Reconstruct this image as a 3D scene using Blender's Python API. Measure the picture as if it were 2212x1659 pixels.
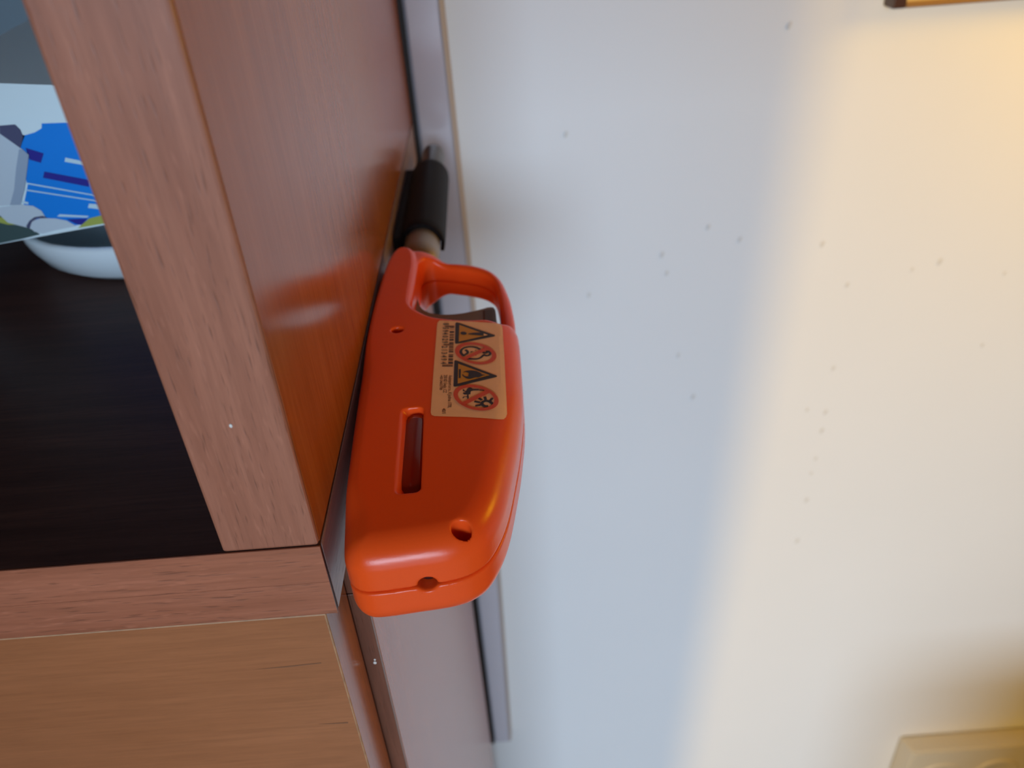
import bpy, bmesh, math, random
import numpy as np
from mathutils import Vector, Matrix

for _o in list(bpy.data.objects):
    bpy.data.objects.remove(_o, do_unlink=True)
SC = bpy.context.scene
COL = SC.collection
S = 0.1            # one working unit = 10 cm; the working origin is the lens
HC = 1.0           # lens height above the floor, metres

def W(p):          # working units -> metres
    return Vector((p[0] * S, p[1] * S, p[2] * S + HC))

# ------------------------------------------------------------------ camera
cam_d = bpy.data.cameras.new('camera')
cam = bpy.data.objects.new('camera', cam_d)
COL.objects.link(cam)
right = Vector((0.99705336, -0.04243654, -0.06390408))
down = Vector((-0.07671109, -0.55156944, -0.8305941))
fwd = Vector((0.0, 0.83304879, -0.55319952))
cam.matrix_world = Matrix(((right.x, -down.x, -fwd.x, 0), (right.y, -down.y, -fwd.y, 0),
                           (right.z, -down.z, -fwd.z, HC), (0, 0, 0, 1)))
cam_d.sensor_fit = 'HORIZONTAL'
cam_d.sensor_width = 36.0
cam_d.lens = 1740.0 / 2212.0 * 36.0
cam_d.clip_start = 0.005
cam_d.clip_end = 50
cam_d.dof.use_dof = True
cam_d.dof.focus_distance = 0.158
cam_d.dof.aperture_fstop = cam_d.lens / 1.45
SC.camera = cam

# ------------------------------------------------------------------ light and exposure
SC.view_settings.view_transform = 'Standard'
SC.view_settings.look = 'None'
SC.view_settings.exposure = 0.10
SC.view_settings.gamma = 1.0
SC.view_settings.use_curve_mapping = False

world = bpy.data.worlds.new('room_light')
SC.world = world
world.use_nodes = True
bg = world.node_tree.nodes['Background']
bg.inputs['Color'].default_value = (1.0, 0.80, 0.62, 1)
bg.inputs['Strength'].default_value = 0.115

def area(name, loc, target, sx, sy, power, color):
    d = bpy.data.lights.new(name, 'AREA')
    d.shape = 'RECTANGLE'; d.size = sx; d.size_y = sy
    d.energy = power; d.color = color
    o = bpy.data.objects.new(name, d); COL.objects.link(o)
    o.location = loc
    o.rotation_euler = (Vector(target) - Vector(loc)).to_track_quat('-Z', 'Y').to_euler()
    return o

def bulb(name, loc, power, color, radius):
    d = bpy.data.lights.new(name, 'POINT')
    d.energy = power; d.color = color; d.shadow_soft_size = radius
    o = bpy.data.objects.new(name, d); COL.objects.link(o)
    o.location = loc
    return o

# daylight from the window behind the camera, a warm ceiling lamp behind and to the left, a warm lamp up the wall on the right
area('balcony_door_sky', (0.0, -1.9, HC + 0.36), (0, 0.3, HC - 0.10), 0.9, 0.46, 39.0, (0.60, 0.79, 1.0))
area('balcony_door_low', (0.0, -1.9, HC - 0.35), (0, 0.3, HC - 0.10), 0.9, 0.90, 6.5, (0.52, 0.76, 1.0))
bulb('hallway_lamp', (-0.60, -1.40, HC + 0.30), 63.0, (1.0, 0.62, 0.13), 0.03)
bulb('wall_lamp', (0.385, 0.29, HC + 0.015), 1.25, (1.0, 0.56, 0.008), 0.045)

# ------------------------------------------------------------------ outlines (working units): sticker print in plan (x, y), packet print upright (x, z), wall stains (x, z)
D = {'bang': [(-0.0995, 1.7479), (-0.0878, 1.7501), (-0.071, 1.7495), (-0.061, 1.746), (-0.0609, 1.732), (-0.0711, 1.7349), (-0.0878, 1.7401), (-0.0992, 1.7451)],
 'bangtip': [(-0.06, 1.7425), (-0.0503, 1.733), (-0.0602, 1.7305)],
 'bar1': [(-0.1112, 1.6354), (-0.0575, 1.6756), (-0.0484, 1.6639), (-0.1041, 1.6258)],
 'bar2': [(-0.1136, 1.4474), (-0.06, 1.4883), (-0.0494, 1.4786), (-0.1055, 1.438)],
 'bars': [[(-0.1591, 1.7973), (-0.1349, 1.7935), (-0.1349, 1.7907), (-0.159, 1.7944)], [(-0.159, 1.7936), (-0.1349, 1.7899), (-0.1349, 1.7872), (-0.1589, 1.7909)],
          [(-0.1458, 1.7875), (-0.1349, 1.7858), (-0.1349, 1.782), (-0.1458, 1.7837)], [(-0.1458, 1.778), (-0.1349, 1.7763), (-0.1349, 1.7745), (-0.1458, 1.7761)],
          [(-0.1458, 1.7671), (-0.1349, 1.7654), (-0.1349, 1.7602), (-0.1458, 1.7618)], [(-0.1458, 1.7606), (-0.1349, 1.7589), (-0.1349, 1.7565), (-0.1458, 1.7581)],
          [(-0.1458, 1.7512), (-0.1349, 1.7496), (-0.1349, 1.7457), (-0.1458, 1.7474)], [(-0.1458, 1.7454), (-0.1349, 1.7438), (-0.1349, 1.7418), (-0.1458, 1.7434)],
          [(-0.1458, 1.7386), (-0.1349, 1.7369), (-0.1349, 1.7327), (-0.1459, 1.7343)], [(-0.1459, 1.7285), (-0.1349, 1.7268), (-0.1349, 1.7238), (-0.1459, 1.7255)],
          [(-0.1459, 1.7238), (-0.1349, 1.7222), (-0.1349, 1.7183), (-0.1459, 1.7199)], [(-0.1459, 1.7131), (-0.1349, 1.7114), (-0.1349, 1.7094), (-0.1459, 1.711)],
          [(-0.1459, 1.7092), (-0.1349, 1.7076), (-0.1349, 1.7037), (-0.1459, 1.7054)], [(-0.1596, 1.7057), (-0.1349, 1.702), (-0.1349, 1.6999), (-0.1596, 1.7036)],
          [(-0.1595, 1.7021), (-0.1349, 1.6985), (-0.1349, 1.6961), (-0.1594, 1.6998)], [(-0.1459, 1.6947), (-0.1349, 1.693), (-0.1349, 1.6906), (-0.1459, 1.6922)],
          [(-0.1459, 1.6909), (-0.1349, 1.6893), (-0.1349, 1.6877), (-0.1459, 1.6893)], [(-0.1459, 1.6881), (-0.1349, 1.6865), (-0.1349, 1.6833), (-0.146, 1.6849)],
          [(-0.146, 1.6803), (-0.1349, 1.6787), (-0.1349, 1.6752), (-0.146, 1.6769)], [(-0.146, 1.6723), (-0.1349, 1.6706), (-0.1349, 1.6666), (-0.146, 1.6683)],
          [(-0.146, 1.6665), (-0.1349, 1.6649), (-0.1349, 1.6621), (-0.146, 1.6637)], [(-0.146, 1.6555), (-0.1349, 1.6538), (-0.1349, 1.6516), (-0.146, 1.6532)],
          [(-0.146, 1.6524), (-0.1349, 1.6507), (-0.1349, 1.6485), (-0.146, 1.6501)], [(-0.146, 1.6472), (-0.1349, 1.6455), (-0.1349, 1.6405), (-0.146, 1.6421)],
          [(-0.146, 1.6363), (-0.1349, 1.6347), (-0.1349, 1.6301), (-0.1461, 1.6317)], [(-0.1461, 1.6303), (-0.1349, 1.6287), (-0.1349, 1.6269), (-0.1461, 1.6285)],
          [(-0.1461, 1.6278), (-0.1349, 1.6262), (-0.1349, 1.6243), (-0.1461, 1.6259)], [(-0.1461, 1.6221), (-0.1349, 1.6204), (-0.1349, 1.6185), (-0.1461, 1.6201)],
          [(-0.1461, 1.6193), (-0.1349, 1.6177), (-0.1349, 1.6109), (-0.1461, 1.6125)], [(-0.1602, 1.6099), (-0.1349, 1.6063), (-0.1349, 1.6038), (-0.1601, 1.6075)],
          [(-0.16, 1.6058), (-0.1349, 1.6022), (-0.1349, 1.599), (-0.1599, 1.6026)]],
 'digits': [('8', [(-0.1633, 1.8117), (-0.163, 1.8011), (-0.149, 1.8095)]), ('5', [(-0.1633, 1.7902), (-0.163, 1.7798), (-0.1492, 1.788)]),
            ('9', [(-0.1633, 1.776), (-0.163, 1.7657), (-0.1493, 1.7739)]), ('4', [(-0.1633, 1.7628), (-0.163, 1.7526), (-0.1493, 1.7607)]),
            ('0', [(-0.1633, 1.7475), (-0.163, 1.7374), (-0.1494, 1.7454)]), ('2', [(-0.1633, 1.7331), (-0.163, 1.7231), (-0.1495, 1.731)]),
            ('9', [(-0.1633, 1.72), (-0.163, 1.7102), (-0.1496, 1.718)]), ('2', [(-0.1633, 1.6974), (-0.1631, 1.6878), (-0.1498, 1.6954)]),
            ('1', [(-0.1634, 1.6822), (-0.1631, 1.6726), (-0.1499, 1.6802)]), ('3', [(-0.1634, 1.6683), (-0.1631, 1.6588), (-0.15, 1.6663)]),
            ('4', [(-0.1634, 1.653), (-0.1631, 1.6437), (-0.1501, 1.651)]), ('9', [(-0.1634, 1.639), (-0.1631, 1.6298), (-0.1501, 1.637)]),
            ('4', [(-0.1634, 1.6231), (-0.1631, 1.614), (-0.1503, 1.6212)])],
 'dot': [(-0.1029, 1.7494), (-0.1031, 1.747), (-0.1041, 1.745), (-0.1058, 1.7436), (-0.1079, 1.743), (-0.1104, 1.7432), (-0.1129, 1.7442), (-0.1152, 1.7459),
         (-0.1171, 1.7481), (-0.1184, 1.7506), (-0.119, 1.7532), (-0.1188, 1.7556), (-0.1178, 1.7576), (-0.1162, 1.759), (-0.114, 1.7597), (-0.1115, 1.7595),
         (-0.109, 1.7585), (-0.1067, 1.7568), (-0.1047, 1.7545), (-0.1034, 1.752)],
 'eyes': [[(-0.0944, 1.6544), (-0.093, 1.6623), (-0.086, 1.6599)], [(-0.0838, 1.6637), (-0.081, 1.6653), (-0.0789, 1.6613)],
          [(-0.0846, 1.6435), (-0.0811, 1.6441), (-0.0787, 1.6407), (-0.0818, 1.6399)]],
 'face': [[(-0.1077, 1.6416), (-0.1134, 1.6505), (-0.1165, 1.6604), (-0.1154, 1.6711), (-0.1094, 1.6792), (-0.1002, 1.6829), (-0.0902, 1.6825), (-0.0809, 1.6781),
           (-0.0746, 1.6726), (-0.0696, 1.6673)],
          [(-0.1021, 1.6321), (-0.0944, 1.6279), (-0.0847, 1.6252), (-0.0763, 1.6253), (-0.0693, 1.6293), (-0.0643, 1.6365), (-0.0615, 1.6401), (-0.0553, 1.6359),
           (-0.0489, 1.6376), (-0.0464, 1.6433), (-0.048, 1.6509), (-0.0528, 1.655), (-0.0564, 1.6539)],
          [(-0.0522, 1.6495), (-0.0579, 1.6483), (-0.0621, 1.651), (-0.0637, 1.6567)],
          [(-0.1078, 1.6483), (-0.1022, 1.6515), (-0.1001, 1.658), (-0.1022, 1.6651), (-0.1065, 1.6705)]],
 'flame': [(-0.1113, 1.5683), (-0.1086, 1.573), (-0.1025, 1.5759), (-0.0937, 1.5765), (-0.0848, 1.574), (-0.0794, 1.5713), (-0.0747, 1.5669), (-0.0673, 1.5583),
           (-0.07, 1.5569), (-0.0573, 1.5507), (-0.0647, 1.5509), (-0.0688, 1.5474), (-0.0749, 1.5433), (-0.0822, 1.5454), (-0.0876, 1.5427), (-0.0957, 1.5401),
           (-0.1024, 1.5429), (-0.1085, 1.5505), (-0.1119, 1.5572), (-0.1129, 1.5617), (-0.1106, 1.5614), (-0.1085, 1.5561), (-0.1038, 1.5523), (-0.0977, 1.5509),
           (-0.0991, 1.5566), (-0.097, 1.5613), (-0.0984, 1.5665), (-0.1025, 1.5702), (-0.1073, 1.5709)],
 'flamebar': [(-0.1207, 1.5854), (-0.1159, 1.5848), (-0.116, 1.5469), (-0.1204, 1.5473)],
 'label': [(-0.1733, 1.8269), (-0.1394, 1.8188), (-0.0877, 1.8067), (-0.0365, 1.792), (-0.023, 1.7878), (-0.0156, 1.779), (-0.013, 1.7649), (-0.0132, 1.7214),
           (-0.013, 1.6326), (-0.014, 1.5169), (-0.0146, 1.4374), (-0.0154, 1.3926), (-0.0182, 1.3808), (-0.0233, 1.3742), (-0.0318, 1.3748), (-0.06, 1.3826),
           (-0.1028, 1.393), (-0.1458, 1.4006), (-0.1704, 1.4051), (-0.1771, 1.4101), (-0.1794, 1.4203), (-0.1795, 1.4596), (-0.1797, 1.5682), (-0.1792, 1.7043),
           (-0.1791, 1.7942), (-0.1782, 1.8167)],
 'p_blue': [(-1.2655, -0.5342), (-1.264, -0.5617), (-1.3022, -0.6095), (-1.3129, -0.7007), (-1.3521, -0.7658), (-1.336, -0.8092), (-1.3048, -0.7976), (-1.2427, -0.8282),
            (-1.0381, -0.8193), (-0.8691, -0.7908), (-0.8043, -0.5618), (-1.0746, -0.5425)],
 'p_body': [(-1.4194, -0.5332), (-1.3297, -0.5532), (-1.2931, -0.594), (-1.2861, -0.6003), (-1.2753, -0.6166), (-1.2926, -0.6505), (-1.3235, -0.7083), (-1.3525, -0.7512),
            (-1.4051, -0.7532), (-1.5101, -0.7385)],
 'p_bodyside': [(-1.2954, -0.5996), (-1.2861, -0.6003), (-1.2753, -0.6166), (-1.2926, -0.6505), (-1.3235, -0.7083), (-1.3533, -0.7532), (-1.3831, -0.7529),
                (-1.3537, -0.7099), (-1.3227, -0.6482)],
 'p_cap': [(-1.3214, -0.5332), (-1.28, -0.5333), (-1.2709, -0.5482), (-1.2709, -0.5671), (-1.2902, -0.5962), (-1.3297, -0.5532)],
 'p_cloud': [(-1.3139, -0.5152), (-1.2076, -0.5314), (-1.2143, -0.5488), (-1.237, -0.5584), (-1.2657, -0.5637), (-1.3274, -0.5477)],
 'p_foot': [(-1.4145, -0.7566), (-1.3533, -0.7532), (-1.3202, -0.76), (-1.3025, -0.7761), (-1.2984, -0.7967), (-1.326, -0.7953), (-1.3496, -0.804), (-1.3629, -0.8222),
            (-1.4098, -0.8034), (-1.4238, -0.7789)],
 'p_green': [(-1.5398, -0.7695), (-1.4246, -0.781), (-1.4056, -0.7931), (-1.3609, -0.8224), (-1.3338, -0.8462), (-1.3949, -0.8564), (-1.4594, -0.8643),
             (-1.5881, -0.8779)],
 'p_lime': [(-1.1782, -0.8094), (-1.1269, -0.8008), (-1.1361, -0.8278), (-1.2202, -0.836)],
 'p_out': [(-1.5123, -0.4102), (-1.2773, -0.4275), (-1.137, -0.4426), (-0.782, -0.4832), (-0.8718, -0.8004), (-1.1366, -0.8326), (-1.4603, -0.8666), (-1.7451, -0.8945)],
 'p_violet': [[(-1.2772, -0.5972), (-1.2346, -0.6159), (-1.2521, -0.6411), (-1.2787, -0.63), (-1.2753, -0.6166)],
              [(-1.2519, -0.6656), (-1.1389, -0.6986), (-1.1459, -0.7183), (-1.2624, -0.6828)],
              [(-1.242, -0.8072), (-1.1823, -0.8095), (-1.2053, -0.8286), (-1.2215, -0.823)]],
 'p_wheel': [(-1.3542, -0.8208), (-1.3371, -0.8029), (-1.3108, -0.7974), (-1.2722, -0.8018), (-1.2432, -0.8105), (-1.2218, -0.8294), (-1.2856, -0.8372),
             (-1.3251, -0.8448), (-1.3463, -0.8365)],
 'p_wheelring': [(-1.3632, -0.8179), (-1.3468, -0.8021), (-1.3291, -0.7929), (-1.3042, -0.7907), (-1.2932, -0.7988), (-1.323, -0.7977), (-1.3426, -0.8067),
                 (-1.3567, -0.827)],
 'p_white': [[(-1.1808, -0.6318), (-1.1216, -0.6501), (-1.1251, -0.6597), (-1.187, -0.643)],
             [(-1.315, -0.6919), (-1.1312, -0.7441), (-1.1323, -0.7473), (-1.3165, -0.6958)],
             [(-1.3273, -0.71), (-1.1291, -0.7608), (-1.1302, -0.764), (-1.3287, -0.7135)],
             [(-1.163, -0.7664), (-1.1326, -0.7709), (-1.1375, -0.7852), (-1.1704, -0.7784)],
             [(-1.256, -0.7908), (-1.1757, -0.8024), (-1.1834, -0.8069), (-1.2663, -0.7968)],
             [(-1.3485, -0.7411), (-1.3297, -0.7488), (-1.3321, -0.7549), (-1.3517, -0.7492)]],
 'p_yellow': [(-1.5029, -0.7767), (-1.4263, -0.785), (-1.4052, -0.7923), (-1.3909, -0.8113), (-1.4124, -0.8096), (-1.4332, -0.8015), (-1.5137, -0.8013)],
 'rays': [[(-0.0762, 1.4615), (-0.0682, 1.4515)], [(-0.0849, 1.4489), (-0.0723, 1.4432)], [(-0.0829, 1.4324), (-0.0714, 1.4335)], [(-0.0619, 1.464), (-0.0601, 1.4513)],
          [(-0.0453, 1.4564), (-0.0506, 1.4465)]],
 'ring1i': [(-0.0423, 1.6385), (-0.0422, 1.6347), (-0.0424, 1.631), (-0.0431, 1.6275), (-0.0441, 1.6242), (-0.0454, 1.6212), (-0.0471, 1.6184), (-0.0491, 1.616),
            (-0.0514, 1.6139), (-0.0539, 1.6121), (-0.0568, 1.6107), (-0.0598, 1.6097), (-0.0631, 1.6091), (-0.0665, 1.6088), (-0.0701, 1.6089), (-0.0737, 1.6095),
            (-0.0774, 1.6104), (-0.0812, 1.6117), (-0.085, 1.6133), (-0.0887, 1.6153), (-0.0924, 1.6176), (-0.096, 1.6203), (-0.0994, 1.6232), (-0.1027, 1.6264),
            (-0.1058, 1.6298), (-0.1087, 1.6335), (-0.1113, 1.6373), (-0.1136, 1.6412), (-0.1156, 1.6453), (-0.1173, 1.6494), (-0.1186, 1.6535), (-0.1196, 1.6576),
            (-0.1202, 1.6616), (-0.1205, 1.6656), (-0.1203, 1.6694), (-0.1198, 1.673), (-0.1189, 1.6764), (-0.1176, 1.6796), (-0.116, 1.6825), (-0.114, 1.685),
            (-0.1117, 1.6873), (-0.1091, 1.6892), (-0.1062, 1.6907), (-0.1031, 1.6918), (-0.0997, 1.6925), (-0.0962, 1.6927), (-0.0925, 1.6926), (-0.0887, 1.692),
            (-0.0848, 1.6911), (-0.0809, 1.6897), (-0.077, 1.6879), (-0.0731, 1.6858), (-0.0694, 1.6833), (-0.0657, 1.6805), (-0.0622, 1.6774), (-0.0589, 1.6741),
            (-0.0559, 1.6705), (-0.0531, 1.6668), (-0.0505, 1.6629), (-0.0483, 1.6589), (-0.0464, 1.6548), (-0.0448, 1.6507), (-0.0436, 1.6466), (-0.0428, 1.6425)],
 'ring1o': [(-0.0319, 1.6354), (-0.0317, 1.6305), (-0.0321, 1.6259), (-0.0329, 1.6215), (-0.0342, 1.6175), (-0.0359, 1.6137), (-0.038, 1.6103), (-0.0406, 1.6073),
            (-0.0435, 1.6046), (-0.0468, 1.6025), (-0.0503, 1.6007), (-0.0542, 1.5995), (-0.0583, 1.5987), (-0.0626, 1.5984), (-0.0671, 1.5986), (-0.0718, 1.5992),
            (-0.0765, 1.6004), (-0.0813, 1.602), (-0.086, 1.6041), (-0.0908, 1.6066), (-0.0954, 1.6095), (-0.1, 1.6128), (-0.1043, 1.6165), (-0.1085, 1.6205),
            (-0.1124, 1.6248), (-0.116, 1.6294), (-0.1194, 1.6342), (-0.1223, 1.6391), (-0.1249, 1.6442), (-0.1271, 1.6494), (-0.1288, 1.6546), (-0.1301, 1.6597),
            (-0.1309, 1.6648), (-0.1312, 1.6698), (-0.1311, 1.6746), (-0.1304, 1.6792), (-0.1293, 1.6835), (-0.1277, 1.6875), (-0.1256, 1.6912), (-0.1231, 1.6944),
            (-0.1202, 1.6972), (-0.1168, 1.6996), (-0.1131, 1.7015), (-0.1091, 1.7029), (-0.1049, 1.7037), (-0.1003, 1.7041), (-0.0956, 1.7039), (-0.0908, 1.7031),
            (-0.0858, 1.7019), (-0.0809, 1.7001), (-0.0759, 1.6979), (-0.071, 1.6951), (-0.0662, 1.692), (-0.0615, 1.6884), (-0.0571, 1.6845), (-0.0529, 1.6803),
            (-0.049, 1.6758), (-0.0454, 1.671), (-0.0422, 1.6661), (-0.0394, 1.661), (-0.037, 1.6558), (-0.035, 1.6506), (-0.0335, 1.6455), (-0.0324, 1.6404)],
 'ring2i': [(-0.0416, 1.4516), (-0.0414, 1.4478), (-0.0416, 1.4441), (-0.0422, 1.4406), (-0.0431, 1.4373), (-0.0444, 1.4343), (-0.0461, 1.4316), (-0.048, 1.4292),
            (-0.0503, 1.427), (-0.0529, 1.4253), (-0.0557, 1.4239), (-0.0588, 1.4229), (-0.0621, 1.4222), (-0.0655, 1.422), (-0.0691, 1.4221), (-0.0729, 1.4226),
            (-0.0767, 1.4235), (-0.0805, 1.4248), (-0.0844, 1.4264), (-0.0882, 1.4284), (-0.092, 1.4307), (-0.0957, 1.4333), (-0.0993, 1.4363), (-0.1027, 1.4395),
            (-0.1059, 1.4429), (-0.1089, 1.4465), (-0.1116, 1.4503), (-0.114, 1.4542), (-0.1162, 1.4583), (-0.118, 1.4624), (-0.1195, 1.4665), (-0.1206, 1.4706),
            (-0.1213, 1.4746), (-0.1216, 1.4786), (-0.1216, 1.4824), (-0.1211, 1.486), (-0.1203, 1.4894), (-0.1191, 1.4926), (-0.1175, 1.4955), (-0.1156, 1.4981),
            (-0.1133, 1.5003), (-0.1107, 1.5022), (-0.1078, 1.5037), (-0.1046, 1.5048), (-0.1012, 1.5055), (-0.0976, 1.5058), (-0.0938, 1.5057), (-0.09, 1.5051),
            (-0.086, 1.5042), (-0.082, 1.5028), (-0.078, 1.501), (-0.074, 1.4989), (-0.0702, 1.4964), (-0.0664, 1.4936), (-0.0628, 1.4906), (-0.0593, 1.4872),
            (-0.0561, 1.4836), (-0.0532, 1.4799), (-0.0505, 1.476), (-0.0482, 1.472), (-0.0462, 1.4679), (-0.0445, 1.4638), (-0.0432, 1.4597), (-0.0422, 1.4556)],
 'ring2o': [(-0.0321, 1.4488), (-0.0319, 1.444), (-0.0321, 1.4394), (-0.0329, 1.435), (-0.034, 1.4309), (-0.0357, 1.4272), (-0.0377, 1.4237), (-0.0401, 1.4207),
            (-0.043, 1.4181), (-0.0462, 1.4159), (-0.0497, 1.4141), (-0.0535, 1.4128), (-0.0575, 1.412), (-0.0618, 1.4117), (-0.0663, 1.4118), (-0.0709, 1.4125),
            (-0.0756, 1.4136), (-0.0803, 1.4151), (-0.0851, 1.4172), (-0.0899, 1.4196), (-0.0945, 1.4225), (-0.0991, 1.4258), (-0.1035, 1.4294), (-0.1078, 1.4334),
            (-0.1117, 1.4377), (-0.1155, 1.4422), (-0.1189, 1.4469), (-0.1219, 1.4519), (-0.1246, 1.4569), (-0.1269, 1.4621), (-0.1287, 1.4672), (-0.1301, 1.4724),
            (-0.1311, 1.4775), (-0.1315, 1.4825), (-0.1315, 1.4873), (-0.131, 1.4919), (-0.1299, 1.4962), (-0.1284, 1.5002), (-0.1265, 1.5039), (-0.1241, 1.5072),
            (-0.1212, 1.5101), (-0.118, 1.5125), (-0.1144, 1.5144), (-0.1104, 1.5158), (-0.1062, 1.5167), (-0.1017, 1.5171), (-0.097, 1.5169), (-0.0922, 1.5162),
            (-0.0872, 1.515), (-0.0822, 1.5133), (-0.0772, 1.511), (-0.0723, 1.5084), (-0.0674, 1.5052), (-0.0627, 1.5017), (-0.0582, 1.4978), (-0.054, 1.4936),
            (-0.05, 1.4891), (-0.0464, 1.4844), (-0.0431, 1.4794), (-0.0402, 1.4744), (-0.0377, 1.4692), (-0.0356, 1.4641), (-0.034, 1.4589), (-0.0328, 1.4538)],
 'sun': [[(-0.055, 1.4269), (-0.061, 1.4273), (-0.0664, 1.4319), (-0.0686, 1.4383), (-0.0667, 1.4442), (-0.0622, 1.4471), (-0.0566, 1.4468), (-0.0507, 1.4429),
          (-0.0478, 1.4373), (-0.0498, 1.4349)]],
 'texts': [('Astimport s.r.o., K Judrna 1778,', [(-0.1435, 1.5623), (-0.1426, 1.4322), (-0.1357, 1.5612)]),
           ('250 82 Úvaly, CZ', [(-0.1548, 1.5652), (-0.1546, 1.492), (-0.1468, 1.5641)]), ('+420 246027788', [(-0.1632, 1.5664), (-0.1629, 1.5042), (-0.1571, 1.5656)]),
           ('40/1', [(-0.1549, 1.4315), (-0.1548, 1.4126), (-0.1468, 1.4304)])],
 'thermo': [(-0.111, 1.4981), (-0.1085, 1.4996), (-0.1069, 1.4938), (-0.1033, 1.4924), (-0.1007, 1.5003), (-0.0971, 1.5045), (-0.0924, 1.5038), (-0.0883, 1.4986),
            (-0.0744, 1.4958), (-0.0744, 1.4903), (-0.0868, 1.492), (-0.0924, 1.49), (-0.0935, 1.4837), (-0.0935, 1.4783), (-0.0981, 1.4771), (-0.097, 1.467),
            (-0.0975, 1.4617), (-0.1006, 1.4621), (-0.1011, 1.4676), (-0.1052, 1.4695), (-0.1077, 1.4676), (-0.1092, 1.4633), (-0.1113, 1.4662), (-0.1093, 1.4705),
            (-0.1052, 1.4713), (-0.1016, 1.4703), (-0.1006, 1.4774), (-0.1073, 1.4792), (-0.1109, 1.4843), (-0.1084, 1.4867), (-0.1048, 1.4862), (-0.1053, 1.4899),
            (-0.11, 1.4933)],
 'thermotip': [(-0.0739, 1.4948), (-0.0641, 1.4916), (-0.0621, 1.4895), (-0.0642, 1.4875), (-0.0739, 1.4893)],
 'tri1i': [(-0.1219, 1.7957), (-0.0503, 1.733), (-0.1225, 1.7112)],
 'tri1o': [(-0.1298, 1.8102), (-0.1237, 1.8071), (-0.0337, 1.7311), (-0.0322, 1.7269), (-0.0347, 1.724), (-0.1241, 1.703), (-0.1298, 1.7026), (-0.1317, 1.7084),
           (-0.1323, 1.8043)],
 'tri2i': [(-0.1224, 1.6095), (-0.0493, 1.5496), (-0.1226, 1.5243)],
 'tri2o': [(-0.1295, 1.6259), (-0.1257, 1.6243), (-0.0339, 1.5456), (-0.0325, 1.5425), (-0.034, 1.54), (-0.1254, 1.5129), (-0.1307, 1.5137), (-0.1319, 1.5162),
           (-0.1319, 1.6213), (-0.1313, 1.6251)]}
SPECKS = [(1.081, -1.705), (1.253, -1.789), (0.874, -1.953), (0.845, -1.842), (0.454, -2.048), (0.963, -2.479), (1.067, -2.779), (0.352, -1.168), (1.698, -1.852), (1.873, -2.108), (1.882, -2.651), (1.768, -2.94), (1.884, -2.969), (1.883, -3.109), (1.877, -3.329), (1.865, -3.449), (1.867, -3.678), (1.855, -4.046), (2.739, -2.111), (2.36, -2.01), (2.736, -2.57), (2.216, -2.044), (1.383, -0.753)]

# ------------------------------------------------------------------ helpers
def nt(m):
    m.use_nodes = True
    t = m.node_tree
    return t, t.nodes, t.links, t.nodes['Principled BSDF']

def plain(name, col, rough=0.5, metal=0.0, coat=0.0, sss=0.0, spec=0.5, noise=0.0, nscale=300.0, bump=0.0):
    m = bpy.data.materials.new(name)
    t, N, L, b = nt(m)
    b.inputs['Base Color'].default_value = (*col, 1)
    b.inputs['Roughness'].default_value = rough
    b.inputs['Metallic'].default_value = metal
    b.inputs['Coat Weight'].default_value = coat
    b.inputs['Specular IOR Level'].default_value = spec
    if sss:
        b.inputs['Subsurface Weight'].default_value = sss
        b.inputs['Subsurface Radius'].default_value = (1.0, 0.35, 0.12)
        b.inputs['Subsurface Scale'].default_value = 0.002
    if noise or bump:
        tc = N.new('ShaderNodeTexCoord')
        nz = N.new('ShaderNodeTexNoise'); nz.inputs['Scale'].default_value = nscale
        nz.inputs['Detail'].default_value = 4
        L.new(tc.outputs['Object'], nz.inputs['Vector'])
        if noise:
            mx = N.new('ShaderNodeMix'); mx.data_type = 'RGBA'
            mx.inputs[6].default_value = (*[c * (1 - noise) for c in col], 1)
            mx.inputs[7].default_value = (*[min(1, c * (1 + noise)) for c in col], 1)
            L.new(nz.outputs['Fac'], mx.inputs[0]); L.new(mx.outputs[2], b.inputs['Base Color'])
        if bump:
            bp = N.new('ShaderNodeBump'); bp.inputs['Strength'].default_value = bump
            bp.inputs['Distance'].default_value = 0.0004
            L.new(nz.outputs['Fac'], bp.inputs['Height']); L.new(bp.outputs['Normal'], b.inputs['Normal'])
    return m

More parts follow.
